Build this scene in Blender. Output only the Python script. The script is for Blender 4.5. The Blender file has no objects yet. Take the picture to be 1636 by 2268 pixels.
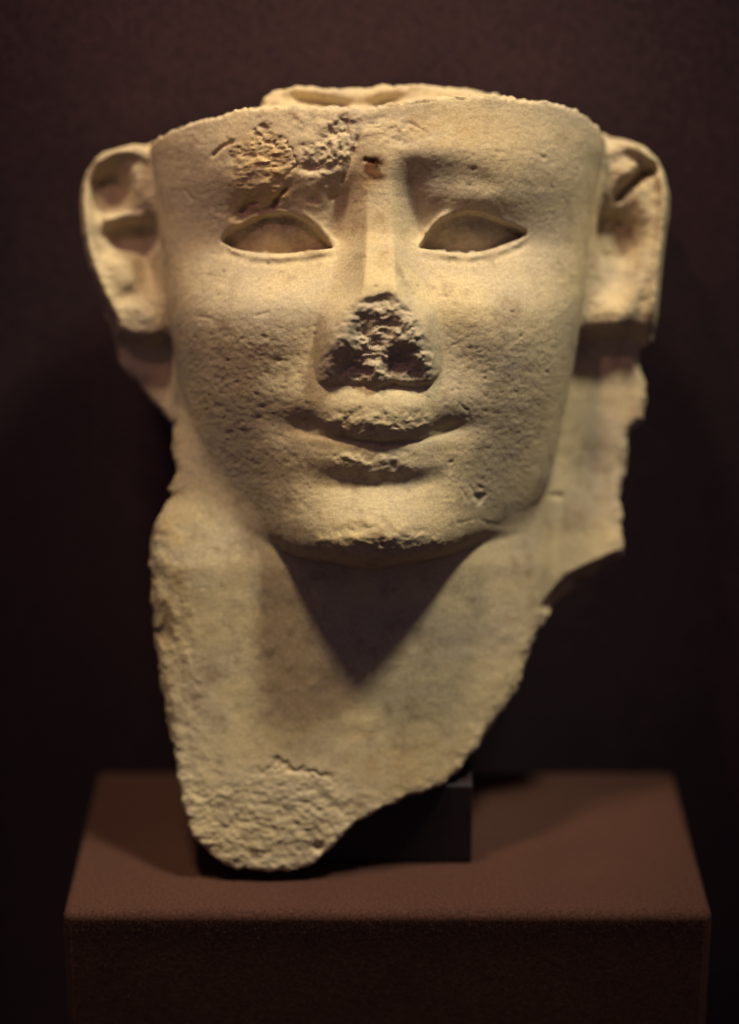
import bpy, math, time
import numpy as np
from mathutils import Vector, Matrix

T0 = time.time()
scene = bpy.context.scene
col = scene.collection
rad = math.radians

# ------------------------------------------------------------------ camera
S = 0.0002                      # metres per modelling unit
PITCH = rad(20.0)               # the camera looks 20 degrees down
D = 4926.0                      # camera distance in modelling units
SN, CS = math.sin(PITCH), math.cos(PITCH)
PLINTH_Z = 0.95                 # height of the plinth top
H0 = -895.9                     # plinth top below the focus point, along the vertical
OZ = PLINTH_Z - H0 * S


def to_world(p):
    """modelling frame (x right, y away from the viewer along the lean of the head, z up along it) -> world"""
    p = np.asarray(p, dtype=np.float64)
    q = np.empty_like(p)
    q[..., 0] = p[..., 0] * S
    q[..., 1] = (p[..., 1] * CS + p[..., 2] * SN) * S
    q[..., 2] = (-p[..., 1] * SN + p[..., 2] * CS) * S + OZ
    return q


cam_data = bpy.data.cameras.new('camera')
cam = bpy.data.objects.new('camera', cam_data)
col.objects.link(cam)
cam.location = to_world([0, -D, 0])
cam.rotation_euler = (rad(90) - PITCH, 0, 0)
cam_data.sensor_fit = 'VERTICAL'
cam_data.sensor_height = 36.0
cam_data.lens = D / 2268 * 36.0
cam_data.clip_start = 0.05
cam_data.clip_end = 50
cam_data.dof.use_dof = True
cam_data.dof.focus_distance = (D + 25) * S
cam_data.dof.aperture_fstop = 1.7
scene.camera = cam

scene.view_settings.view_transform = 'Standard'
scene.view_settings.look = 'None'
scene.view_settings.exposure = 0.0
scene.view_settings.gamma = 1.0

# ------------------------------------------------------------------ light
world = bpy.data.worlds.new('World')
scene.world = world
world.use_nodes = True
bg = world.node_tree.nodes['Background']
bg.inputs['Color'].default_value = (0.78, 0.55, 0.70, 1)
bg.inputs['Strength'].default_value = 0.085


def spot(name, target, aim, dist, power, size_deg, blend, radius, colour):
    """gallery spot: aim = direction from the stone to the lamp (x right, y away, z up, in the room)"""
    t = Vector(to_world(target))
    d = Vector(aim).normalized()
    L = bpy.data.lights.new(name, 'SPOT')
    L.energy = power
    L.spot_size = rad(size_deg)
    L.spot_blend = blend
    L.shadow_soft_size = radius
    L.color = colour
    o = bpy.data.objects.new(name, L)
    o.location = t + d * dist
    o.rotation_euler = d.to_track_quat('Z', 'Y').to_euler()
    col.objects.link(o)
    return o


WARM = (1.0, 0.84, 0.54)
spot('gallery_spot', (0, 20, 350), (-0.20, -0.12, 1), 1.7, 98, 21.0, 1.0, 0.105, (1.0, 0.75, 0.44))
spot('gallery_spot', (0, 20, 350), (0.37, -0.11, 1), 1.7, 138, 21.0, 1.0, 0.105, (1.0, 0.90, 0.61))
spot('wall_spot', (0, 700, 1000), (-0.35, -0.62, 1), 1.7, 26, 17, 1.0, 0.03, (1.0, 0.46, 0.38))

# ------------------------------------------------------------------ numpy helpers
rng = np.random.default_rng(11)
GX0, GX1, GZ0, GZ1 = -780, 780, -900, 1000
GW, GH = GX1 - GX0 + 1, GZ1 - GZ0 + 1
gx = np.arange(GX0, GX1 + 1, dtype=np.float32)
gz = np.arange(GZ0, GZ1 + 1, dtype=np.float32)
XX, ZZ = np.meshgrid(gx, gz)                       # rasters are [z, x]
KF = 1.005                                          # depth factor of the face plane
PX = XX / KF + 818.0                                # "plan" coordinates of the face relief
PY = 1134.0 - ZZ / KF


def box1(a, r, ax):
    if r < 1:
        return a
    pad = [(0, 0), (0, 0)]
    pad[ax] = (r + 1, r)
    c = np.cumsum(np.pad(a, pad, mode='edge'), axis=ax, dtype=np.float64)
    n = a.shape[ax]
    if ax == 0:
        return ((c[2 * r + 1:2 * r + 1 + n] - c[:n]) / (2 * r + 1)).astype(np.float32)
    return ((c[:, 2 * r + 1:2 * r + 1 + n] - c[:, :n]) / (2 * r + 1)).astype(np.float32)


def blur(a, s):
    r = max(1, int(round(s * 1.0)))
    for _ in range(3):
        a = box1(box1(a, r, 0), r, 1)
    return a


def poly_mask(pts, soft=1.5, k=KF):
    q = [((x - 818) * k, (1134 - y) * k) for x, y in pts]
    xs = [p[0] for p in q]; zs = [p[1] for p in q]
    x0, x1 = int(max(min(xs) - GX0 - 2, 0)), int(min(max(xs) - GX0 + 3, GW))
    z0, z1 = int(max(min(zs) - GZ0 - 2, 0)), int(min(max(zs) - GZ0 + 3, GH))
    X = XX[z0:z1, x0:x1]; Z = ZZ[z0:z1, x0:x1]
    ins = np.zeros(X.shape, bool)
    for (ax, az), (bx, bz) in zip(q, q[1:] + q[:1]):
        if az == bz:
            continue
        c = (Z > min(az, bz)) & (Z <= max(az, bz))
        ins ^= c & (X < ax + (Z - az) * (bx - ax) / (bz - az))
    m = np.zeros((GH, GW), np.float32)
    m[z0:z1, x0:x1] = ins
    return blur(m, soft) if soft > 0 else m


def poly_sdf(pts):
    """signed distance to a closed outline given in model x,z; half resolution, upsampled on lookup"""
    X = XX[::2, ::2]; Z = ZZ[::2, ::2]
    d2 = np.full(X.shape, 1e12, np.float32)
    ins = np.zeros(X.shape, bool)
    for (ax, az), (bx, bz) in zip(pts, pts[1:] + pts[:1]):
        ex, ez = bx - ax, bz - az
        wx, wz = X - ax, Z - az
        t = np.clip((wx * ex + wz * ez) / (ex * ex + ez * ez + 1e-9), 0, 1)
        d2 = np.minimum(d2, (wx - ex * t) ** 2 + (wz - ez * t) ** 2)
        if az != bz:
            c = (Z > min(az, bz)) & (Z <= max(az, bz))
            ins ^= c & (X < ax + (Z - az) * ex / ez)
    d = np.sqrt(d2)
    return np.where(ins, -d, d).astype(np.float32)


def seg_dist(pts, k=KF):
    """distance to an open polyline in plan coordinates, plus the position along it 0..1"""
    q = [((x - 818) * k, (1134 - y) * k) for x, y in pts]
    L = [0.0]
    for a, b in zip(q, q[1:]):
        L.append(L[-1] + math.hypot(b[0] - a[0], b[1] - a[1]))
    best = np.full((GH, GW), 1e6, np.float32)
    along = np.zeros((GH, GW), np.float32)
    x0, x1 = min(p[0] for p in q) - 60, max(p[0] for p in q) + 60
    z0, z1 = min(p[1] for p in q) - 60, max(p[1] for p in q) + 60
    sl = (slice(int(max(z0 - GZ0, 0)), int(z1 - GZ0)), slice(int(max(x0 - GX0, 0)), int(x1 - GX0)))
    X = XX[sl]; Z = ZZ[sl]
    b_ = best[sl]; a_ = along[sl]
    for i, ((ax, az), (bx, bz)) in enumerate(zip(q, q[1:])):
        ex, ez = bx - ax, bz - az
        t = np.clip(((X - ax) * ex + (Z - az) * ez) / (ex * ex + ez * ez + 1e-9), 0, 1)
        d = np.hypot(X - ax - ex * t, Z - az - ez * t)
        u = d < b_
        b_[u] = d[u]
        a_[u] = ((L[i] + t * (L[i + 1] - L[i])) / L[-1])[u]
    return best, along


def ridge(pts, amp, w, k=KF, taper=0.12):
    d, a = seg_dist(pts, k)
    t = np.clip(np.minimum(a, 1 - a) / taper, 0, 1) if taper > 0 else 1.0
    return amp * np.exp(-(d / w) ** 2) * (0.15 + 0.85 * t)


def gauss(cx, cy, sx, sy, amp, rot=0.0, k=KF):
    dx = (XX / k + 818.0) - cx; dy = (1134.0 - ZZ / k) - cy
    if rot:
        c, s = math.cos(rad(rot)), math.sin(rad(rot))
        dx, dy = dx * c + dy * s, -dx * s + dy * c
    return amp * np.exp(-0.5 * ((dx / sx) ** 2 + (dy / sy) ** 2))


def noise2(cx, cy, seed):
    """smooth value noise raster with cells of cx by cy units, range about -1..1"""
    r = np.random.default_rng(seed)
    nx, ny = int(GW / cx) + 3, int(GH / cy) + 3
    g = r.uniform(-1, 1, (ny, nx)).astype(np.float32)
    u = np.arange(GW) / cx; v = np.arange(GH) / cy
    iu = u.astype(int); iv = v.astype(int)
    fu = (u - iu).astype(np.float32); fv = (v - iv).astype(np.float32)
    fu = fu * fu * (3 - 2 * fu); fv = (fv * fv * (3 - 2 * fv))[:, None]
    row = g[:, iu] * (1 - fu) + g[:, iu + 1] * fu
    return row[iv] * (1 - fv) + row[iv + 1] * fv


def fbm2(cx, cy, seed, octs=4, gain=0.5):
    o = np.zeros((GH, GW), np.float32); a = 1.0
    for i in range(octs):
        o += a * noise2(cx, cy, seed + i)
        a *= gain; cx = max(cx / 2.03, 1.3); cy = max(cy / 2.03, 1.3)
    return o


def smooth01(x, a, b):
    t = np.clip((x - a) / (b - a), 0, 1)
    return t * t * (3 - 2 * t)


def curve(pts, sigma=12.0, lo=-950, hi=1050):
    """smooth 1-D table over model z (points given as plan y, value)"""
    zs = np.array([(1134 - y) for y, _ in pts][::-1], float); vs = np.array([v for _, v in pts][::-1], float)
    t = np.arange(lo, hi + 1)
    v = np.interp(t, zs, vs)
    n = int(sigma * 3)
    ker = np.exp(-0.5 * (np.arange(-n, n + 1) / sigma) ** 2); ker /= ker.sum()
    v = np.convolve(np.pad(v, n, mode='edge'), ker, 'valid').astype(np.float32)

    def f(z):
        u = np.clip(z - lo, 0, len(v) - 1.001)
        i = u.astype(np.int32); w = (u - i).astype(np.float32)
        return v[i] * (1 - w) + v[i + 1] * w
    return f


def samp(r, X, Z, step=1):
    u = np.clip((X - GX0) / step, 0, r.shape[1] - 1.001); v = np.clip((Z - GZ0) / step, 0, r.shape[0] - 1.001)
    i = u.astype(np.int32); j = v.astype(np.int32)
    fu = (u - i).astype(np.float32); fv = (v - j).astype(np.float32)
    w = r.shape[1]
    f = r.ravel(); k = j * w + i
    a = f[k]; b = f[k + 1]; c = f[k + w]; d = f[k + w + 1]
    a = a + (b - a) * fu; c = c + (d - c) * fu
    return a + (c - a) * fv


def smax(a, b, k):
    h = np.clip(0.5 - 0.5 * (b - a) / k, 0, 1)
    return b + (a - b) * h + k * h * (1 - h)


def smin(a, b, k):
    return -smax(-a, -b, k)


def hash3(i, j, k, s):
    n = (i.astype(np.uint32) * np.uint32(374761393) + j.astype(np.uint32) * np.uint32(668265263)
         + k.astype(np.uint32) * np.uint32(2147483647) + np.uint32(s * 1274126177 & 0xffffffff))
    n = (n ^ (n >> np.uint32(13))) * np.uint32(1274126177)
    n = n ^ (n >> np.uint32(16))
    return (n & np.uint32(0xffff)).astype(np.float32) / 32767.5 - 1.0


def noise3(p, cell, s):
    q = p / np.asarray(cell, np.float32) + 500.0
    i = np.floor(q).astype(np.int64); f = (q - i).astype(np.float32)
    f = f * f * (3 - 2 * f)
    x, y, z = i[:, 0], i[:, 1], i[:, 2]
    r = 0
    for dx in (0, 1):
        wx = f[:, 0] if dx else 1 - f[:, 0]
        for dy in (0, 1):
            wy = f[:, 1] if dy else 1 - f[:, 1]
            for dz in (0, 1):
                wz = f[:, 2] if dz else 1 - f[:, 2]
                r = r + wx * wy * wz * hash3(x + dx, y + dy, z + dz, s)
    return r


# ------------------------------------------------------------------ face relief (heights towards the viewer)
EYE_L = [(485, 519), (498, 503), (515, 490), (545, 476), (580, 466), (612, 462), (645, 466), (675, 480), (700, 502), (720, 524), (736, 542),
         (705, 545), (675, 548), (640, 551), (605, 551), (565, 547), (530, 540), (505, 531)]
EYE_R = [(929, 542), (942, 520), (958, 497), (975, 482), (1000, 470), (1035, 461), (1065, 463), (1095, 470), (1125, 481), (1152, 489), (1172, 500),
         (1160, 511), (1130, 523), (1100, 536), (1070, 545), (1035, 550), (990, 549), (955, 545)]
FRAC_NOSE = [(840, 655), (862, 657), (885, 668), (905, 690), (925, 715), (945, 748), (963, 782), (966, 810), (955, 835), (925, 850), (890, 846), (862, 838),
             (850, 862), (825, 858), (805, 842), (775, 848), (735, 846), (710, 832), (706, 808), (722, 778), (745, 742), (765, 708), (795, 678), (820, 662)]
BROW_BREAK = [(512, 330), (540, 298), (590, 288), (618, 300), (638, 335), (652, 372), (640, 410), (622, 440), (598, 462), (560, 462), (525, 462), (508, 430), (520, 400), (505, 360)]
BROW_BREAK2 = [(668, 368), (685, 335), (722, 305), (740, 275), (790, 282), (800, 320), (782, 360), (765, 405), (745, 432), (720, 400), (690, 386)]
CHIN_BREAK = [(690, 1240), (700, 1190), (750, 1165), (800, 1150), (860, 1150), (920, 1165), (970, 1185), (1010, 1215), (1000, 1250), (900, 1262), (780, 1262)]

rough_a = fbm2(26, 20, 5, 5, 0.6)
rough_b = fbm2(11, 7, 55, 3, 0.6)
rough_c = np.abs(fbm2(40, 16, 77, 4, 0.55))

H = np.zeros((GH, GW), np.float32)
# brow, sockets
H += gauss(1040, 338, 150, 34, 9) + gauss(925, 342, 60, 22, 6)
H += gauss(600, 335, 140, 40, 7)
sock = poly_mask([(884, 380), (905, 362), (960, 354), (1030, 362), (1080, 380), (1110, 410), (1050, 420), (985, 450), (945, 510), (925, 535), (905, 520), (888, 450)], 14)
H -= 6 * sock
H += gauss(914, 440, 24, 60, -15, -8)
H += gauss(960, 385, 60, 22, -4)
H += gauss(760, 450, 22, 58, -22, 10)
H += gauss(700, 440, 60, 26, -8)
H += gauss(1060, 428, 80, 22, 8)          # upper lid of the whole eye
H += gauss(640, 440, 60, 18, 6)
# temples
H += gauss(420, 420, 45, 90, -6)
# cheeks
H += gauss(565, 690, 125, 78, 31) + gauss(560, 820, 150, 110, 13)
H += gauss(1070, 680, 125, 78, 31) + gauss(1075, 820, 150, 110, 13)
H += gauss(610, 600, 70, 30, -7)
H += gauss(1030, 600, 70, 28, -6)
H += gauss(655, 790, 44, 75, -15, 25) + gauss(520, 1070, 105, 120, -24) + gauss(1145, 1070, 105, 120, -22) + gauss(608, 508, 120, 42, -16) + gauss(1052, 508, 120, 42, -16) + gauss(640, 965, 70, 80, -9) + gauss(1030, 965, 70, 80, -9) + gauss(825, 1068, 95, 26, -8)
H += gauss(1010, 780, 44, 75, -15, -25)
# muzzle, chin
H += gauss(842, 920, 125, 60, 30) + gauss(850, 893, 110, 24, 9)
H += gauss(700, 1080, 60, 60, 7, -20)
H += gauss(960, 1090, 70, 55, 7)
H += gauss(825, 1180, 115, 62, 32)
H += gauss(650, 1015, 50, 32, 4, 25)
H += gauss(1020, 1015, 45, 32, 4, -25)

# nose
t_y = [340, 400, 450, 550, 640, 700, 770, 815, 842, 853, 862, 2000]
t_c = [835, 837, 839, 841, 841, 838, 836, 836, 836, 836, 836, 836]
t_f = [14, 20, 25, 29, 33, 50, 84, 98, 98, 92, 88, 86]
t_b = [70, 72, 78, 92, 116, 134, 142, 142, 138, 130, 120, 118]
t_h = [0, 8, 28, 68, 88, 80, 64, 48, 28, 15, 0, 0]
nc = np.interp(PY, t_y, t_c).astype(np.float32); nf = np.interp(PY, t_y, t_f).astype(np.float32)
nb = np.interp(PY, t_y, t_b).astype(np.float32); nh = np.interp(PY, t_y, t_h).astype(np.float32)
dx = np.abs(PX - nc)
u = np.clip((nb - dx) / (nb - nf), 0, 1)
shape = np.where(PY < 690, u ** 1.35, np.sin(u * math.pi / 2) ** 0.9)
wmix = smooth01(PY, 640, 740)
shape = (u ** 1.35) * (1 - wmix) + (np.sin(u * math.pi / 2)) * wmix
nose = blur((nh * shape).astype(np.float32), 2.5)
# the broken tip: chipped, with sharp little crests
def crest(cx, cy, seed, octs=5, gain=0.55):
    o = np.zeros((GH, GW), np.float32); a = 1.0
    for i in range(octs):
        o += a * (1 - 2.6 * np.abs(noise2(cx, cy, seed + i)))
        a *= gain; cx = max(cx / 1.9, 1.6); cy = max(cy / 1.9, 1.6)
    return o
w1 = (10 * fbm2(30, 30, 881, 3)).astype(int); w2 = (10 * fbm2(30, 30, 891, 3)).astype(int)
WJ = np.clip(np.arange(GH)[:, None] + w2, 0, GH - 1), np.clip(np.arange(GW)[None, :] + w1, 0, GW - 1)
crest_a = crest(26, 16, 711)[WJ]
frac_n = 2.4 * crest_a + 5.2 * fbm2(24, 17, 301, 5, 0.64) + 3.0 * noise2(50, 40, 309)
fm = poly_mask(FRAC_NOSE, 3.0)
wk1 = (7 * fbm2(20, 20, 931, 3)).astype(int); wk2 = (7 * fbm2(20, 20, 941, 3)).astype(int)
fm = fm[np.clip(np.arange(GH)[:, None] + wk2, 0, GH - 1), np.clip(np.arange(GW)[None, :] + wk1, 0, GW - 1)]
fm = np.maximum(fm, smooth01(PY, 805, 832))
side = (PX - 838)
fl = np.interp(PY, [640, 668, 690, 720, 780, 800, 820, 838, 850, 870], [108, 90, 80, 76, 71, 63, 46, 27, 13, 4]).astype(np.float32)
fl = fl + np.where(side > 0, -0.24 * side, -0.26 * -side) + 0
fl += gauss(838, 690, 12, 40, 10) + gauss(815, 815, 12, 40, 8, -12) + gauss(832, 745, 26, 32, -16)
fl += gauss(908, 775, 28, 36, 16) + gauss(742, 805, 24, 30, 10)
fl += frac_n
FRAC_UP = FRAC_NOSE[:14] + [(966, 930), (706, 930)] + FRAC_NOSE[22:]
fe = np.clip((blur(poly_mask(FRAC_UP, 0), 20) - 0.5) * 2.2, 0, 1)
fl = nose - 2 - fe * np.where(side > 0, 5 + 0.02 * side, 5 + 10 * smooth01(-side, 0, 40)) - gauss(840, 738, 26, 30, 13) - gauss(842, 676, 26, 12, 7)                     # the break deepens gradually from its rim
fl += frac_n * (0.35 + 0.65 * fe) + gauss(776, 816, 23, 15, -24, 8) + gauss(884, 808, 25, 20, -26) + gauss(905, 752, 24, 26, 5) + gauss(832, 822, 10, 22, 9, -10)
nose = nose * (1 - fm) + np.minimum(np.maximum(fl, -30 * poly_mask(FRAC_NOSE, 6)), nose + 6) * fm
NOSE_OUT = [(700, 600), (698, 800), (697, 830), (708, 850), (735, 858), (775, 856), (805, 850), (825, 862), (850, 864), (865, 848), (890, 856), (925, 858), (955, 848), (974, 825), (980, 800), (980, 600)]
nose *= np.maximum(poly_mask(NOSE_OUT, 2.5), 1 - smooth01(PY, 790, 830))
H += nose

# eyes: sunk ball inside a sharp lid
def eye(poly, cx, cy, low, high_in):
    global H
    m = poly_mask(poly, 1.3)
    ball = gauss(cx, cy - 2, 58, 28, 22)
    base = -43.0 - 0.24 * (PY - cy)
    inner = ball + base + 0.9 * rough_a + 0.3 * rough_b
    lvl = blur(H, 16)
    H = H * (1 - m) + (lvl + inner) * m
    soft = poly_mask(poly, 6)
    wob = 0.85 + 0.5 * noise2(22, 22, int(cx))
    H += ridge(low, 2.8, 5.5) * wob
    H += ridge([(x, y + 14) for x, y in low], -3.5, 7) * wob
    H += ridge(high_in, 5, 6) * wob

eye(EYE_L, 612, 512, [(488, 526), (515, 545), (560, 560), (620, 565), (690, 558), (750, 548)], [(668, 462), (700, 486), (726, 514), (745, 535)])
eye(EYE_R, 1050, 508, [(918, 552), (980, 558), (1040, 563), (1100, 551), (1150, 527), (1185, 505)], [(926, 538), (950, 500), (980, 472), (1000, 462)])
H += ridge([(483, 520), (498, 498), (520, 486)], -10, 5)
H += ridge([(1128, 484), (1150, 494), (1168, 503)], -9, 5)

# mouth: profile across the line between the lips
line = 983 - 24 * np.clip(np.abs(PX - 848) / 170, 0, 1.3) ** 1.6
t = PY - line
prof_t = [-120, -92, -70, -46, -28, -12, -3, 3, 14, 34, 52, 64, 80, 98, 118, 160]
prof_v = [0, 1, 4, 8, 9, 5, -3, -3, 4, 11, 15, 13, 3, -3, -3, 0]
pv = np.interp(t, prof_t, prof_v).astype(np.float32)
ww = 1 - smooth01(np.abs(PX - 837), 75, 158)
wl = 1 - smooth01(np.abs(PX - 832), 70, 170)
wn = np.exp(-((PX - 828) / 75) ** 2)
H += blur(pv * np.where(t < 30, ww, np.where(pv < 0, wn, wl)).astype(np.float32), 3.0)
H += gauss(678, 943, 27, 15, -20, 8) + gauss(988, 948, 30, 13, -17, -12) + gauss(725, 958, 40, 9, -5, 8) + gauss(945, 960, 45, 9, -5, -10)
H += gauss(640, 930, 50, 30, -8) + gauss(1020, 935, 45, 28, -7)
H += ridge([(655, 955), (690, 963), (760, 972), (850, 984), (930, 974), (1000, 957)], -5, 5)

# breaks and scars
wx = (22 * fbm2(46, 46, 501, 4, 0.6)).astype(int); wy = (18 * fbm2(40, 40, 521, 4, 0.6)).astype(int)
WI = np.clip(np.arange(GH)[:, None] + wy, 0, GH - 1), np.clip(np.arange(GW)[None, :] + wx, 0, GW - 1)
warp = lambda m: m[WI]
bm = warp(poly_mask(BROW_BREAK, 9))
strat = fbm2(34, 9, 401, 4, 0.6)
H += poly_mask(BROW_BREAK, 22) * -4 + bm * (-1.5 + 2.6 * strat + 1.0 * crest_a + 1.8 * rough_a) + gauss(545, 445, 24, 18, -12) * 1.0
H += warp(ridge([(545, 300), (575, 292), (608, 300)], -7, 7) + ridge([(618, 305), (640, 345), (652, 378)], -5, 4) + gauss(560, 446, 44, 16, -9) + gauss(590, 425, 24, 14, 6))
H += ridge([(600, 455), (612, 430), (640, 408)], -12, 6) + gauss(528, 452, 10, 8, -9) + gauss(600, 440, 14, 8, -10, -40)
bm2 = warp(poly_mask(BROW_BREAK2, 8))
H += poly_mask(BROW_BREAK2, 18) * -4 + bm2 * (-3 + 1.5 * crest_a + 4 * rough_a)
H += ridge([(796, 300), (785, 335), (768, 375), (752, 412)], -9, 6) + gauss(690, 372, 18, 8, -12) + gauss(740, 428, 10, 6, -11) + gauss(690, 436, 8, 6, -8)
H += ridge([(462, 333), (490, 312), (518, 299)], -6, 4)
H += gauss(828, 372, 14, 12, -7) + ridge([(805, 355), (830, 362)], -6, 5)
H += poly_mask([(640, 250), (800, 250), (900, 270), (960, 300), (880, 330), (800, 300), (740, 300), (660, 290)], 12) * (3.0 * rough_a)
cm = poly_mask(CHIN_BREAK, 6)
H += cm * (0.5 * crest_a + 1.8 * rough_a)
H += gauss(832, 1222, 38, 16, -12) + gauss(735, 1232, 34, 14, -7) + gauss(930, 1232, 40, 12, -6) + gauss(535, 1195, 95, 75, -34) + gauss(1130, 1190, 95, 75, -32)
H += poly_mask([(690, 930), (740, 915), (830, 905), (930, 915), (980, 935), (900, 965), (850, 985), (760, 965)], 8) * (1.0 * crest_a + 2.6 * rough_a)
H += poly_mask([(720, 1000), (930, 1000), (910, 1040), (840, 1050), (760, 1040)], 8) * (1.0 * crest_a + 2.6 * rough_a)
H += poly_mask([(1050, 1095), (1082, 1092), (1078, 1102), (1066, 1120)], 1.5) * -7
for a, b in (((1022, 1080), (1042, 1112)), ((1040, 1072), (1062, 1100)), ((1010, 1162), (1060, 1150)), ((1060, 1150), (1130, 1168)), ((1015, 890), (1040, 915)),
             ((560, 700), (600, 690)), ((430, 690), (470, 700)), ((395, 395), (415, 420)), ((900, 270), (950, 300))):
    H += ridge([a, b], -2, 3)

# pores
def pores(n, xr, yr, rr, dr, seed, keep=None):
    r = np.random.default_rng(seed)
    a = np.zeros((GH, GW), np.float32)
    for _ in range(n):
        x = r.uniform(*xr); y = r.uniform(*yr)
        if keep is not None and r.random() > keep(x, y):
            continue
        s = r.uniform(*rr); d = r.uniform(*dr); e = r.uniform(1.0, 2.0); an = r.uniform(-0.5, 0.3)
        ix = int((x - 818) * KF - GX0); iz = int((1134 - y) * KF - GZ0); q = int(s * 5) + 2
        if ix - q < 0 or iz - q < 0 or ix + q >= GW or iz + q >= GH:
            continue
        yy, xx = np.mgrid[-q:q + 1, -q:q + 1]
        c, s_ = math.cos(an), math.sin(an)
        g = np.exp(-0.5 * (((xx * c + yy * s_) / (s * e)) ** 2 + ((-xx * s_ + yy * c) / s) ** 2))
        a[iz - q:iz + q + 1, ix - q:ix + q + 1] -= d * g
    return a

lowcheek = lambda x, y: 1.0 if (y > 700 and (x < 720 or x > 960)) else 0.35
P = pores(2200, (350, 1310), (250, 1240), (1.2, 2.2), (0.5, 1.8), 21, lowcheek)
P += pores(90, (360, 1300), (250, 1230), (1.8, 3.2), (2, 5), 22)
P += pores(900, (400, 700), (720, 1120), (1.3, 2.4), (0.4, 1.3), 23) + pores(700, (980, 1240), (740, 1120), (1.3, 2.4), (0.4, 1.3), 24)
P *= 0.62
H += P
H += 0.35 * rough_b + 0.4 * rough_a * (0.5 + 0.5 * smooth01(PY, 560, 800))
lc = blur(((PY > 720) & (PY < 1200) & (np.abs(PX - 835) > 120)).astype(np.float32), 40)
H += lc * (0.18 * fbm2(8, 5, 91, 3, 0.6) - 0.06 * np.clip(fbm2(30, 14, 95, 3, 0.6), 0, 1))
HF = H

# ------------------------------------------------------------------ face outline tables
cl = curve([(200, 325), (300, 325), (340, 332), (440, 342), (540, 350), (640, 361), (740, 376), (800, 385), (900, 397), (1000, 411), (1060, 424), (1110, 442),
            (1150, 466), (1185, 502), (1210, 536), (1230, 580), (1247, 650), (1256, 750), (1262, 818), (1300, 818)], 9)
cr = curve([(200, 1352), (300, 1346), (340, 1335), (440, 1320), (540, 1311), (640, 1300), (740, 1284), (800, 1275), (900, 1256), (1000, 1236), (1060, 1222), (1110, 1200),
            (1150, 1174), (1185, 1136), (1210, 1098), (1230, 1048), (1247, 980), (1256, 890), (1262, 822), (1300, 822)], 9)
cy_ = curve([(200, 14), (250, 12), (310, 10), (380, 12), (440, 38), (520, 60), (600, 47), (680, 22), (760, 14), (860, 16), (960, 24), (1060, 38), (1130, 36), (1190, 24), (1230, 24), (1244, 60), (1258, 150), (1300, 300)], 11)
YC = 330.0
KS = 1 + 250 / D

# head crown: rim heights over x
rim_x = np.array([300, 318, 335, 400, 480, 560, 640, 740, 800, 880, 960, 1040, 1090, 1150, 1230, 1290, 1330, 1352, 1375], float)
rim_y = np.array([334, 318, 306, 284, 263, 246, 241, 244, 246, 236, 225, 220, 217, 226, 235, 254, 278, 298, 322], float)
rim_f = np.interp(np.arange(-600, 601), (rim_x - 818) * 1.02, rim_y)
rim_f = np.convolve(np.pad(rim_f, 12, mode='edge'), np.ones(25) / 25, 'valid').astype(np.float32)
rim_n = np.convolve(np.random.default_rng(3).normal(0, 1, 1201 + 8), np.ones(9) / 9, 'valid').astype(np.float32) * 5


def f_face(X, Y, Z):
    left = (cl(Z / 1.02) - 818.0) * KS; right = (cr(Z / 1.02) - 818.0) * KS
    c = 0.5 * (left + right); a = np.maximum(0.5 * (right - left), 4.0)
    yf = cy_(Z)
    b = np.maximum(YC - yf, 30.0)
    n = 1.82
    vx = np.abs(X - c) / a; vy = np.maximum(YC - Y, 0) / b
    q = (vx ** n + vy ** n) ** (1 / n)
    F = (q - 1) * np.minimum(a, b)
    front = smooth01(YC - Y, 20, 190)
    F = F - samp(HF, X, Z) * front
    # broken crown
    ix = np.clip(X + 600, 0, 1199).astype(np.int32)
    ry = rim_f[ix] + rim_n[ix] * 0.8
    zt = (1134 - ry) * (1 + np.clip(Y, 0, 400) / D) + 6 - 10 * smooth01(Y, 150, 420)
    F = smax(F, Z - zt, 10.0)
    F = smax(F, Y - 430.0, 12.0)
    F = smax(F, -129.0 - Z, 5.0)
    F = F + 60.0 * smooth01(-Z, 40, 126) * smooth01(np.abs(X - 5), 170, 300)
    return F


# ------------------------------------------------------------------ ears
KE = 1 + 330 / D
EAR_L = [(345, 330), (310, 316), (270, 318), (236, 325), (206, 344), (182, 374), (172, 410), (170, 452), (175, 505), (185, 560), (200, 610), (221, 662), (240, 705), (252, 745), (275, 762), (310, 772), (345, 770), (380, 745), (390, 600), (380, 430)]
EAR_R = [(1330, 310), (1370, 299), (1405, 307), (1438, 324), (1462, 346), (1478, 380), (1489, 425), (1488, 470), (1480, 520), (1472, 580), (1467, 640), (1462, 700), (1454, 750), (1438, 762), (1400, 745), (1350, 750), (1300, 752), (1265, 735), (1275, 600), (1300, 440)]
to_m = lambda pts, k: [((x - 818) * k, (1134 - y) * k) for x, y in pts]
SE_L = poly_sdf(to_m(EAR_L, KE)); SE_R = poly_sdf(to_m(EAR_R, KE))
k = KE
HE = np.zeros((GH, GW), np.float32)
# ear on the photograph's left side
HE += ridge([(345, 360), (300, 335), (255, 338), (215, 362), (190, 400), (188, 450), (192, 520), (208, 590), (235, 655), (262, 715)], 14, 17, k)
HE += gauss(240, 425, 34, 38, -34, 20, k) + gauss(215, 390, 26, 20, -14, 0, k)
HE += gauss(292, 522, 42, 24, -52, -10, k) + gauss(322, 575, 15, 45, -24, -12, k)
HE += gauss(245, 580, 26, 60, 8, -18, k) + ridge([(225, 490), (275, 478), (325, 485)], 12, 14, k) + gauss(300, 395, 22, 45, 12, -15, k)
HE += gauss(315, 700, 40, 40, 8, 0, k) + gauss(290, 655, 20, 12, -7, -30, k)
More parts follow.
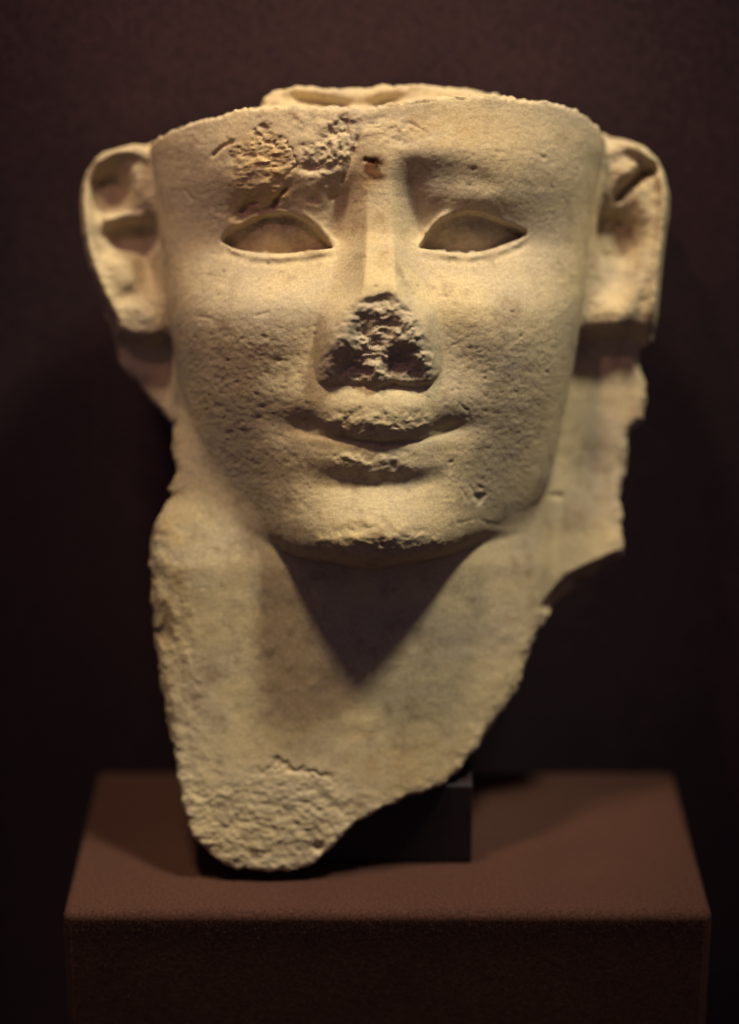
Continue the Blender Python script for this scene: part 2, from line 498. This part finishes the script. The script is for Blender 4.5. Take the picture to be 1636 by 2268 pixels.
# ear on the right side
HE += ridge([(1345, 345), (1390, 325), (1430, 340), (1462, 375), (1472, 430), (1468, 500), (1458, 580), (1450, 660), (1440, 730)], 13, 16, k)
HE += ridge([(1362, 445), (1395, 410), (1430, 378), (1458, 372)], -24, 13, k) + gauss(1380, 380, 24, 26, 10, 0, k)
HE += gauss(1376, 520, 28, 36, -50, 0, k) + gauss(1335, 520, 10, 38, -30, 0, k) + ridge([(1350, 480), (1352, 560)], 10, 8, k)
HE += gauss(1420, 520, 20, 80, 6, 0, k) + gauss(1360, 610, 28, 40, -14, 30, k) + gauss(1345, 690, 40, 40, 8, 0, k) + gauss(1410, 640, 14, 60, 7, 25, k)
HE += 0.8 * rough_a + gauss(1375, 748, 85, 18, -18, -4, k) + gauss(308, 768, 46, 14, -14, 0, k)


def f_ears(X, Y, Z):
    d = np.where(X < 0, samp(SE_L, X, Z, 2), samp(SE_R, X, Z, 2))
    ax = np.abs(X)
    y0 = 318 + 0.10 * (ax - 480) + 30 * smooth01(-d, 30, -5)
    he = samp(HE, X, Z)
    th = 62.0
    f = np.abs(Y - (y0 + th)) - th - 2.2 * he * (Y < y0 + th)
    return smax(d, f * 0.92, 30.0)


# ------------------------------------------------------------------ neck, back pillar
def kk(y):
    return 1 + np.interp(y, [200, 1200, 1900], [420, 390, 320]) / D
BODY = [(585, 275), (592, 246), (620, 223), (660, 214), (700, 217), (740, 224), (790, 222), (830, 216), (930, 210), (985, 215), (1040, 221), (1090, 224), (1110, 250), (1250, 260),
        (1400, 330), (1440, 420), (1448, 600), (1440, 740), (1418, 765), (1416, 795), (1426, 830), (1433, 880), (1424, 925), (1400, 950), (1394, 990), (1386, 1050), (1372, 1105), (1379, 1160),
        (1380, 1238), (1352, 1244), (1325, 1272), (1288, 1300), (1232, 1342), (1188, 1398), (1168, 1445), (1142, 1520), (1100, 1582), (1052, 1650), (1022, 1690), (980, 1728), (900, 1754), (822, 1788),
        (762, 1832), (732, 1870), (702, 1900), (662, 1917), (600, 1922), (512, 1908), (470, 1882), (432, 1830), (411, 1762), (400, 1680), (380, 1600), (361, 1482), (351, 1400), (346, 1300), (343, 1192),
        (350, 1162), (371, 1130), (389, 1100), (380, 1086), (400, 1046), (389, 1000), (386, 942), (342, 892), (302, 846), (268, 812), (252, 760), (240, 700), (215, 600), (200, 450), (260, 350), (400, 300)]
r_ = np.random.default_rng(8)
bq = []
for (x0, y0), (x1, y1) in zip(BODY, BODY[1:] + BODY[:1]):          # a slightly ragged outline
    n_ = max(1, int(math.hypot(x1 - x0, y1 - y0) / 16))
    for i in range(n_):
        w = i / n_
        x = x0 + (x1 - x0) * w + r_.normal(0, 1.6); y = y0 + (y1 - y0) * w + r_.normal(0, 1.6)
        bq.append(((x - 818) * float(kk(y)), (1134 - y) * float(kk(y))))
SB = poly_sdf(bq)
KN = 1 + 300 / D
NX = XX / KN + 818.0; NY = 1134.0 - ZZ / KN
ncen = np.interp(NY, [600, 1150, 1250, 1480, 1600, 1700, 1790, 1850, 1920, 2100], [250, 192, 178, 204, 216, 222, 230, 236, 246, 256]).astype(np.float32)
nxc = np.interp(NY, [1100, 1500, 1900], [825, 790, 720]).astype(np.float32)
nhw = np.where(NX < nxc, np.interp(NY, [900, 1150, 1500, 1900], [440, 492, 486, 480]), np.interp(NY, [900, 1200, 1500, 1900], [412, 412, 440, 470])).astype(np.float32)
tt = np.clip(np.abs(NX - nxc) / nhw, 0, 1.2)
nex = np.where(NX < nxc, 4.4, 2.2)
cyl = ncen + 250 * (1 - np.clip(1 - (tt * 0.985) ** nex, 0, 1) ** (1 / nex))
slab = np.interp(NY, [200, 760, 1000, 1300, 1900], [385, 385, 392, 372, 330]).astype(np.float32) + 14 * np.clip((NX - 1250) / 150, 0, 1)
YN = np.minimum(cyl, slab)
YN = np.where(tt < 1.01, YN, slab)
YN = blur(YN.astype(np.float32), 9)
HN = 0.8 * fbm2(60, 50, 611, 3, 0.5)
footm = poly_mask([(400, 1690), (470, 1740), (580, 1700), (740, 1715), (800, 1760), (840, 1790), (760, 1990), (460, 1990), (380, 1850)], 30, KN)
HN += footm * (1.6 * rough_a + 1.2 * rough_b + 0.7 * fbm2(30, 14, 640, 4, 0.6) + 6)
HN += warp(ridge([(575, 1692), (620, 1688), (690, 1700), (740, 1722)], -5, 9, KN))
HN += ridge([(1218, 1098), (1252, 1098)], -8, 7, KN) + gauss(368, 1402, 12, 14, -14, 0, KN) + gauss(1310, 1290, 22, 14, -16, -25, KN) + gauss(705, 1866, 12, 7, -14, 0, KN)
HN += gauss(372, 1370, 10, 16, -8, 0, KN) + gauss(800, 1590, 34, 16, 2, 0, KN) + gauss(1330, 1040, 60, 40, -8, 0, KN) + gauss(1420, 900, 10, 40, 4, 0, KN)
HN += gauss(700, 230, 36, 9, -34, 8, 1.06) + gauss(745, 238, 22, 6, -16, 0, 1.06) + gauss(850, 232, 26, 9, -32, -12, 1.06) + gauss(1010, 228, 30, 6, -9, 0, 1.06)
HN -= 46 * poly_mask([(1195, 1345), (1255, 1280), (1300, 1258), (1372, 1228), (1400, 1240), (1330, 1300), (1290, 1320), (1235, 1365)], 5, 1.075)
strip = poly_mask([(335, 1150), (400, 1150), (430, 1300), (450, 1500), (500, 1700), (420, 1800), (330, 1400)], 12, KN)
HN += strip * (1.0 * rough_a + 1.6 * fbm2(28, 46, 660, 4, 0.6))
YN = YN - HN

# support block cut out of the stone (model frame: a box upright in the world)
BX0, BX1 = (690 - 818) * 1.068, (1043 - 818) * 1.068
BYW0 = 335 * CS + (1134 - 1912) * 1.068 * SN          # along the floor, units
BYW1 = BYW0 + 165
BZW0, BZW1 = H0, H0 + 205


def f_body(X, Y, Z):
    d = samp(SB, X, Z, 2)
    yn = samp(YN, X, Z)
    F = smax(d, yn - Y, 26.0 - 16.0 * smooth01(-Z, 450, 680))
    F = smax(F, Y - 500.0, 14.0)
    zw = -Y * SN + Z * CS; yw = Y * CS + Z * SN
    F = smax(F, (H0 + 3.0) - zw, 6.0)
    bx = np.maximum(np.maximum(BX0 - X, X - BX1), np.maximum(np.maximum(BYW0 - yw, yw - BYW1 - 400), zw - BZW1)) - 3.0
    return np.maximum(F, -bx)


def f_all(X, Y, Z):
    a = f_face(X, Y, Z); b = f_ears(X, Y, Z); c = f_body(X, Y, Z)
    kj = 16.0 + 22.0 * smooth01(np.abs(X - 5), 150, 330) * smooth01(-Z, -60, 60)
    return smin(smin(a, b, 26.0), c, kj)


# ------------------------------------------------------------------ surface extraction
VOX = 2.8
BLK = 6
lo = np.array([-700.0, -110.0, -850.0]); hi = np.array([730.0, 562.0, 985.0])
nb_ = np.ceil((hi - lo) / (VOX * BLK)).astype(int)
N = nb_ * BLK + 1
bx_, by_, bz_ = [lo[i] + (np.arange(nb_[i]) + 0.5) * VOX * BLK for i in range(3)]
BX, BY, BZ = np.meshgrid(bx_, by_, bz_, indexing='ij')
fc = f_all(BX.ravel().astype(np.float32), BY.ravel().astype(np.float32), BZ.ravel().astype(np.float32)).reshape(BX.shape)
act = np.abs(fc) < VOX * BLK * 0.87 * 1.6 + 8
V = np.repeat(np.repeat(np.repeat(np.where(fc < 0, -50, 50).astype(np.float32), BLK, 0), BLK, 1), BLK, 2)
V = np.pad(V, ((0, 1), (0, 1), (0, 1)), mode='edge')
M = np.zeros(V.shape, bool)
A = np.repeat(np.repeat(np.repeat(act, BLK, 0), BLK, 1), BLK, 2)
for i in (0, 1):
    for j in (0, 1):
        for k_ in (0, 1):
            M[i:i + A.shape[0], j:j + A.shape[1], k_:k_ + A.shape[2]] |= A
idx = np.nonzero(M.ravel())[0]
print('blocks', act.sum(), 'points', len(idx), round(time.time() - T0, 1))
flat = V.ravel()
for s0 in range(0, len(idx), 2_000_000):
    ii = idx[s0:s0 + 2_000_000]
    i, j, k_ = np.unravel_index(ii, V.shape)
    flat[ii] = f_all((lo[0] + i * VOX).astype(np.float32), (lo[1] + j * VOX).astype(np.float32), (lo[2] + k_ * VOX).astype(np.float32))
V = flat.reshape(V.shape)
del M, A
print('field', round(time.time() - T0, 1))
neg = V < 0
cnt = np.zeros(tuple(n - 1 for n in V.shape), np.int8)
for i in (0, 1):
    for j in (0, 1):
        for k_ in (0, 1):
            cnt += neg[i:i + cnt.shape[0], j:j + cnt.shape[1], k_:k_ + cnt.shape[2]]
cells = np.nonzero(((cnt > 0) & (cnt < 8)).ravel())[0]
cid = np.full(cnt.size, -1, np.int32); cid[cells] = np.arange(len(cells), dtype=np.int32)
ci, cj, ck = np.unravel_index(cells, cnt.shape)
corner = {}
for c in [(i, j, k_) for i in (0, 1) for j in (0, 1) for k_ in (0, 1)]:
    corner[c] = V[ci + c[0], cj + c[1], ck + c[2]]
acc = np.zeros((len(cells), 3), np.float32); num = np.zeros(len(cells), np.float32)
for ax in range(3):
    for o1 in (0, 1):
        for o2 in (0, 1):
            c0 = [0, 0, 0]; others = [q for q in range(3) if q != ax]
            c0[others[0]] = o1; c0[others[1]] = o2
            c1 = list(c0); c1[ax] = 1
            a = corner[tuple(c0)]; b = corner[tuple(c1)]
            x = (a < 0) != (b < 0)
            w = np.where(x, a / np.where(x, a - b, 1), 0)
            for q in range(3):
                acc[:, q] += np.where(x, w if q == ax else c0[q], 0)
            num += x
pos = (acc / num[:, None] + np.stack([ci, cj, ck], 1)) * VOX + lo
pos = pos.astype(np.float32)
quads = []
sh = cnt.shape
for ax in range(3):
    sl0 = [slice(None)] * 3; sl1 = [slice(None)] * 3
    sl0[ax] = slice(0, -1); sl1[ax] = slice(1, None)
    a = neg[tuple(sl0)]; b = neg[tuple(sl1)]
    e = np.nonzero(a != b)
    others = [q for q in range(3) if q != ax]
    ok = np.ones(len(e[0]), bool)
    for q in others:
        ok &= (e[q] > 0) & (e[q] < V.shape[q] - 1)
    e = [t_[ok] for t_ in e]
    s_in = a[tuple(e)]
    def cidx(d1, d2):
        c = [t_.copy() for t_ in e]
        c[others[0]] -= d1; c[others[1]] -= d2
        return cid[np.ravel_multi_index(c, sh)]
    q4 = np.stack([cidx(1, 1), cidx(0, 1), cidx(0, 0), cidx(1, 0)], 1)
    flip = s_in if ax != 1 else ~s_in
    q4[~flip] = q4[~flip][:, ::-1]
    quads.append(q4)
quads = np.concatenate(quads)
quads = quads[(quads >= 0).all(1)]
del cid, cnt, neg, V, flat
print('verts', len(pos), 'quads', len(quads), round(time.time() - T0, 1))


def vnormals(p, q):
    n = np.cross(p[q[:, 2]] - p[q[:, 0]], p[q[:, 3]] - p[q[:, 1]])
    out = np.zeros_like(p)
    for c in range(3):
        for v in range(4):
            out[:, c] += np.bincount(q[:, v], n[:, c], minlength=len(p))
    return out / (np.linalg.norm(out, axis=1, keepdims=True) + 1e-9)


# drop everything but the largest body is not needed: features never detach
nrm = vnormals(pos, quads)
X, Y, Z = pos[:, 0], pos[:, 1], pos[:, 2]
fa = f_face(X, Y, Z); fe = f_ears(X, Y, Z); fb = f_body(X, Y, Z)
kind = np.argmin(np.stack([fa, fe, fb], 1), axis=1)             # 0 face, 1 ears, 2 body
px = X / KF + 818; py = 1134 - Z / KF
# broken, rough stone: crown, outline of the neck, foot
db = samp(SB, X, Z, 2)
crown = (fa > -6) & (nrm[:, 2] > 0.55) & (Z > 780)
broken = np.clip((kind == 2) * np.exp(-np.abs(db) / 22.0) + crown * 0.9, 0, 1).astype(np.float32)
disp = 0.5 * noise3(pos, (26, 26, 22), 1) + 0.25 * noise3(pos, (9, 9, 8), 2)
disp += 0.75 * broken * (5.5 * noise3(pos, (40, 40, 34), 3) + 3.5 * noise3(pos, (17, 17, 14), 4) + 1.6 * noise3(pos, (8, 8, 7), 5))
pos = pos + nrm * disp[:, None]
nrm = vnormals(pos, quads)
print('displaced', round(time.time() - T0, 1))

# colour masks on the stone: weathering, darker pores and some painted shade
frontw = smooth01(YC - pos[:, 1], 60, 160).astype(np.float32) * (kind == 0)
och = poly_mask([(495, 300), (600, 285), (645, 340), (655, 400), (620, 450), (560, 470), (510, 465), (500, 380)], 16) + 0.7 * gauss(800, 395, 30, 16, 1, 15) \
    + 0.55 * gauss(1030, 290, 150, 40, 1) + 0.4 * gauss(842, 560, 26, 90, 1) + 0.35 * gauss(830, 1180, 130, 24, 1)
och = np.clip(och * (0.65 + 0.35 * rough_a), 0, 0.9)
rust_shade = np.clip((gauss(824, 368, 17, 18, 1.5) + gauss(840, 384, 14, 10, 0.9)) * (0.8 + 0.5 * rough_a), 0, 1)  # on the face only the rust blotch
grey = np.clip(poly_mask(FRAC_NOSE, 4) * 0.8 + poly_mask(BROW_BREAK2, 14) * 0.5 + (0.75 + 0.4 * rough_a) * (gauss(430, 450, 85, 160, 0.9) + gauss(1225, 460, 85, 150, 0.9) + gauss(500, 950, 120, 130, 0.8) + gauss(1160, 950, 120, 130, 0.7)), 0, 1)
A_och = samp(och, X, Z) * frontw; A_rust_shade = samp(rust_shade, X, Z) * frontw; A_grey = samp(grey, X, Z) * frontw
bodyw = (kind == 2).astype(np.float32)
A_grey += np.clip(samp((0.6 + 0.6 * rough_a) * (gauss(650, 1765, 110, 45, 0.9, 0, KN) + gauss(420, 1600, 40, 200, 0.4, 0, KN)), X, Z), 0, 1) * bodyw
A_rust_shade += np.clip(samp((0.6 + 0.7 * rough_a) * (gauss(1335, 1035, 55, 40, 0.32, 0, 1.07) + gauss(1420, 900, 16, 40, 0.25, 0, 1.07) + gauss(1310, 1285, 60, 22, 0.5, -25, 1.07) + gauss(366, 1400, 14, 22, 0.5, 0, KN) + gauss(570, 1380, 130, 120, 0.16, 0, KN) + gauss(800, 1620, 120, 60, 0.14, 0, KN)), X, Z), 0, 1) * bodyw  # brown stains; also shade painted on the pillar's broken underside and mid neck
A_och += np.clip(samp((0.6 + 0.6 * rough_a) * (gauss(390, 1300, 30, 180, 0.5, 0, KN) + gauss(900, 1690, 120, 50, 0.5, 0, KN)), X, Z), 0, 1) * bodyw
pit = np.clip(-samp(P, X, Z) / 5.0, 0, 1) * frontw  # darker colour the deeper the pore

# ------------------------------------------------------------------ materials
def mat(name):
    m = bpy.data.materials.new(name); m.use_nodes = True
    nt = m.node_tree
    return m, nt, nt.nodes['Principled BSDF']


def N_(nt, typ, **kw):
    n = nt.nodes.new(typ)
    for a, v in kw.items():
        if a in n.inputs:
            n.inputs[a].default_value = v
        else:
            setattr(n, a, v)
    return n


def mixc(nt, fac, a, b, blend='MIX'):
    n = nt.nodes.new('ShaderNodeMix'); n.data_type = 'RGBA'; n.blend_type = blend
    for s, v in ((0, fac), (6, a), (7, b)):
        if isinstance(v, (int, float)):
            n.inputs[s].default_value = v
        elif isinstance(v, tuple):
            n.inputs[s].default_value = (*v, 1)
        else:
            nt.links.new(v, n.inputs[s])
    return n.outputs[2]


def ramp(nt, src, a, b):
    n = nt.nodes.new('ShaderNodeMapRange'); n.interpolation_type = 'SMOOTHSTEP'
    nt.links.new(src, n.inputs[0]); n.inputs[1].default_value = a; n.inputs[2].default_value = b
    return n.outputs[0]


def stone_material():
    m, nt, b = mat('weathered_limestone')
    L = nt.links.new
    tc = N_(nt, 'ShaderNodeTexCoord')
    def noise(scale, det=5, rough=0.6):
        n = N_(nt, 'ShaderNodeTexNoise'); n.inputs['Scale'].default_value = scale; n.inputs['Detail'].default_value = det; n.inputs['Roughness'].default_value = rough
        L(tc.outputs['Object'], n.inputs['Vector']); return n.outputs['Fac']
    def attr(nm):
        n = N_(nt, 'ShaderNodeAttribute'); n.attribute_name = nm; return n.outputs['Fac']
    big = noise(22, 4); mid = noise(90, 6, 0.65); fine = noise(700, 4, 0.7)
    c = mixc(nt, ramp(nt, big, 0.35, 0.68), (0.61, 0.505, 0.335), (0.485, 0.415, 0.33))
    c = mixc(nt, ramp(nt, mid, 0.49, 0.74), c, (0.36, 0.28, 0.195))
    c = mixc(nt, ramp(nt, noise(38, 5, 0.6), 0.56, 0.74), c, (0.61, 0.52, 0.36))
    c = mixc(nt, attr('ochre'), c, (0.51, 0.355, 0.16))
    c = mixc(nt, attr('grey'), c, (0.48, 0.41, 0.325))
    c = mixc(nt, attr('rust_shade'), c, (0.11, 0.05, 0.024))
    v = mixc(nt, ramp(nt, fine, 0.30, 0.75), (0.80, 0.80, 0.80), (1.08, 1.07, 1.05))
    c = mixc(nt, 1.0, c, v, 'MULTIPLY')
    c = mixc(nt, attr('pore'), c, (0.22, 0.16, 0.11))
    L(c, b.inputs['Base Color'])
    b.inputs['Roughness'].default_value = 0.82
    b.inputs['Specular IOR Level'].default_value = 0.25
    bp = N_(nt, 'ShaderNodeBump'); bp.inputs['Strength'].default_value = 0.5; bp.inputs['Distance'].default_value = 0.0007
    L(noise(1100, 5, 0.75), bp.inputs['Height'])
    L(bp.outputs['Normal'], b.inputs['Normal'])
    return m


STONE = stone_material()


def cloth_material(name, colour, ior, rough, sc=900):
    m, nt, b = mat(name)
    L = nt.links.new
    tc = N_(nt, 'ShaderNodeTexCoord')
    n = N_(nt, 'ShaderNodeTexNoise'); n.inputs['Scale'].default_value = sc; n.inputs['Detail'].default_value = 4
    n2 = N_(nt, 'ShaderNodeTexNoise'); n2.inputs['Scale'].default_value = 9; n2.inputs['Detail'].default_value = 4
    L(tc.outputs['Object'], n.inputs['Vector']); L(tc.outputs['Object'], n2.inputs['Vector'])
    c = mixc(nt, ramp(nt, n.outputs['Fac'], 0.3, 0.7), tuple(x * 0.65 for x in colour), tuple(x * 1.3 for x in colour))
    c = mixc(nt, ramp(nt, n2.outputs['Fac'], 0.35, 0.65), c, mixc(nt, 1.0, c, (0.85, 0.82, 0.85), 'MULTIPLY'))
    L(c, b.inputs['Base Color'])
    b.inputs['Roughness'].default_value = rough
    b.inputs['IOR'].default_value = ior
    b.inputs['Specular Tint'].default_value = (0.06, 0.36, 0.62, 1)
    bp = N_(nt, 'ShaderNodeBump'); bp.inputs['Strength'].default_value = 0.25; bp.inputs['Distance'].default_value = 0.0006
    L(n.outputs['Fac'], bp.inputs['Height']); L(bp.outputs['Normal'], b.inputs['Normal'])
    return m


CLOTH = cloth_material('brown_felt', (0.070, 0.030, 0.021), 1.45, 0.95)
BLOCKM = cloth_material('dark_block_cloth', (0.03, 0.014, 0.012), 1.6, 0.7)
WALLM = cloth_material('brown_wall_cloth', (0.070, 0.032, 0.034), 1.8, 0.95, 420)

# ------------------------------------------------------------------ objects
def tag(o, **kw):
    for a, v in kw.items():
        o[a] = v
    return o


def empty(name, loc):
    o = bpy.data.objects.new(name, None); o.empty_display_size = 0.02
    col.objects.link(o); o.location = loc
    return o


base_pt = to_world([(600 - 818) * 1.066, 330, (H0 + 330 * SN) / CS])
HEAD = tag(empty('stone_head', base_pt), label='broken pale limestone head of a man with chipped nose, standing on the brown block', category='sculpture')
wpos = (to_world(pos) - np.array(base_pt)).astype(np.float32)
R3 = np.array([[1, 0, 0], [0, CS, SN], [0, -SN, CS]], np.float32)
wnrm = nrm @ R3.T


def sub_mesh(name, sel, parent):
    q = quads[sel]
    used, inv = np.unique(q, return_inverse=True)
    inv = inv.reshape(-1).astype(np.int32)
    me = bpy.data.meshes.new(name)
    me.vertices.add(len(used)); me.vertices.foreach_set('co', wpos[used].ravel())
    me.loops.add(len(inv)); me.loops.foreach_set('vertex_index', inv)
    me.polygons.add(len(q)); me.polygons.foreach_set('loop_start', np.arange(0, len(inv), 4, dtype=np.int32))
    me.update(calc_edges=True)
    me.polygons.foreach_set('use_smooth', np.ones(len(q), bool))
    for nm, arr in (('ochre', A_och), ('grey', A_grey), ('rust_shade', A_rust_shade), ('pore', pit)):
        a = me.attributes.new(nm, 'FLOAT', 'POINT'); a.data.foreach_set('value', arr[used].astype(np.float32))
    me.normals_split_custom_set_from_vertices(wnrm[used].tolist())
    me.materials.append(STONE)
    o = bpy.data.objects.new(name, me); col.objects.link(o); o.parent = parent
    return o


fcen = pos[quads].mean(1)
fkind = kind[quads[:, 0]]
FX, FY, FZ = fcen[:, 0], fcen[:, 1], fcen[:, 2]
pmask = lambda pts: samp(poly_mask(pts, 0), FX, FZ) > 0.5
isface = fkind == 0
front = isface & (FY < 200)
def grow(pts, d):
    cx = sum(p[0] for p in pts) / len(pts); cy = sum(p[1] for p in pts) / len(pts)
    return [(x + d * np.sign(x - cx) * min(1, abs(x - cx) / 20), y + d * np.sign(y - cy) * min(1, abs(y - cy) / 20)) for x, y in pts]
e1 = front & pmask(grow(EYE_L, 14)); e2 = front & pmask(grow(EYE_R, 14))
NOSE_P = [(808, 430), (870, 430), (892, 540), (930, 640), (955, 720), (978, 790), (978, 835), (940, 860), (860, 866), (800, 866), (730, 860), (698, 838), (698, 790), (728, 720), (755, 640), (785, 540)]
MOUTH_P = [(625, 940), (660, 918), (740, 918), (840, 905), (930, 914), (1000, 922), (1045, 942), (1010, 985), (940, 1030), (845, 1052), (755, 1038), (690, 995)]
nz = front & pmask(NOSE_P) & ~e1 & ~e2
mo = front & pmask(MOUTH_P) & ~nz
rest = isface & ~(e1 | e2 | nz | mo)
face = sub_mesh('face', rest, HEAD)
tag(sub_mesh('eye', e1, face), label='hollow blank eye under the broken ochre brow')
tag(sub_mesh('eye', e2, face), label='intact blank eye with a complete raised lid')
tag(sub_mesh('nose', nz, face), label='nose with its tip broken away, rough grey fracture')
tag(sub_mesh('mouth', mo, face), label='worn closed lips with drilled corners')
ears = fkind == 1
tag(sub_mesh('ear', ears & (FX < 0), HEAD), label='ear with rounded helix, beside the damaged brow')
tag(sub_mesh('ear', ears & (FX >= 0), HEAD), label='ear with straighter outer rim, beside the intact brow')
body = fkind == 2
fpx = FX / 1.05 + 818; fpy = 1134 - FZ / 1.05
pillar = body & ((fpy < 1060) | ((fpx > 1225) & (fpy < 1330)))
sub_mesh('neck', body & ~pillar, HEAD)
sub_mesh('back_pillar', pillar, HEAD)
print('head built', round(time.time() - T0, 1))


def cloth_box(name, x0, x1, y0, y1, z0, z1, r, m, loc=(0, 0, 0), amp=0.0, seed=1):
    """box with truly rounded edges; the faces stay flat, the round edges carry the cloth's fuzz"""
    import bmesh
    bm = bmesh.new()
    bmesh.ops.create_cube(bm, size=1)
    for v in bm.verts:
        v.co = Vector(((x0 + x1) / 2 + v.co.x * (x1 - x0), (y0 + y1) / 2 + v.co.y * (y1 - y0), (z0 + z1) / 2 + v.co.z * (z1 - z0)))
    bmesh.ops.bevel(bm, geom=list(bm.edges), offset=r, segments=6, profile=0.5, affect='EDGES')
    for f in bm.faces:
        f.smooth = f.calc_area() < (x1 - x0) * r * 2.5
    me = bpy.data.meshes.new(name); bm.to_mesh(me); bm.free()
    me.materials.append(m)
    o = bpy.data.objects.new(name, me); col.objects.link(o); o.location = loc
    return o


# plinth: front edge seen at plan y 2023, back edge at 1709
def on_top(x, y):
    """point of the plinth top seen at plan x, y"""
    a = 1134 - y
    Yd = (H0 - a * CS) / (-SN + a * CS / D)
    kq = 1 + Yd / D
    return to_world([(x - 818) * kq, Yd, a * kq])
fl_, fr_ = on_top(132, 2023), on_top(1573, 2023)
bl_, br_ = on_top(222, 1707), on_top(1494, 1711)
px0, px1 = (fl_[0] + bl_[0]) / 2, (fr_[0] + br_[0]) / 2
py0, py1 = fl_[1], bl_[1]
pcx, pcy = (px0 + px1) / 2, (py0 + py1) / 2
plinth = cloth_box('plinth', px0 - pcx, px1 - pcx, py0 - pcy, py1 - pcy, -PLINTH_Z, 0, 0.004, CLOTH, (pcx, pcy, PLINTH_Z))
tag(plinth, label='wide plinth covered in dark brown felt under the stone head', category='plinth')

# nap of the felt: tiny fibres standing on the front edge and the upper part of the front face
fr_ng = np.random.default_rng(77)
nf = 5000
fx_ = fr_ng.uniform(px0 - pcx, px1 - pcx, nf)
down = np.abs(fr_ng.normal(0, 0.006, nf))
down[:600] = fr_ng.uniform(0, 0.05, 600)
ang = np.clip(down / 0.004, 0, 1) * math.pi / 2
by_ = (py0 - pcy) + 0.004 - 0.004 * np.sin(ang)
bz_f = -0.004 + 0.004 * np.cos(ang) - np.maximum(down - 0.004, 0)
nrm_f = np.stack([fr_ng.normal(0, 0.5, nf), -np.sin(ang) - 0.1, np.cos(ang) + fr_ng.normal(0, 0.4, nf)], 1)
nrm_f /= np.linalg.norm(nrm_f, axis=1, keepdims=True)
ln = fr_ng.uniform(0.0005, 0.0015, nf)[:, None]
root = np.stack([fx_, by_, bz_f], 1)
sidev = np.cross(nrm_f, fr_ng.normal(0, 1, (nf, 3))); sidev /= np.linalg.norm(sidev, axis=1, keepdims=True)
tri = np.stack([root - sidev * 0.00008, root + sidev * 0.00008, root + nrm_f * ln], 1).reshape(-1, 3)
nm_ = bpy.data.meshes.new('felt_nap')
nm_.from_pydata(tri.tolist(), [], np.arange(nf * 3).reshape(-1, 3).tolist())
nm_.materials.append(CLOTH)
nap = bpy.data.objects.new('felt_nap', nm_); col.objects.link(nap); nap.parent = plinth
tag(nap, kind='stuff')

blk = cloth_box('support_block', BX0 * S, BX1 * S, 0, (BYW1 - BYW0) * S, 0, (BZW1 - BZW0) * S, 0.0012, BLOCKM, (0, BYW0 * S, PLINTH_Z + 0.0002))
tag(blk, label='small dark cloth-covered block propping the broken neck', category='support block')

WY = max(py1 + 0.012, 860 * S)
def sheet(name, co, m):
    me = bpy.data.meshes.new(name); me.from_pydata(co, [], [tuple(range(len(co)))]); me.materials.append(m)
    o = bpy.data.objects.new(name, me); col.objects.link(o)
    return tag(o, kind='structure')
sheet('wall', [(-2.5, WY, -0.0), (2.5, WY, 0.0), (2.5, WY, 3.0), (-2.5, WY, 3.0)], WALLM)
sheet('floor', [(-2.5, -3, 0), (2.5, -3, 0), (2.5, WY, 0), (-2.5, WY, 0)], WALLM)
print('script', round(time.time() - T0, 1))
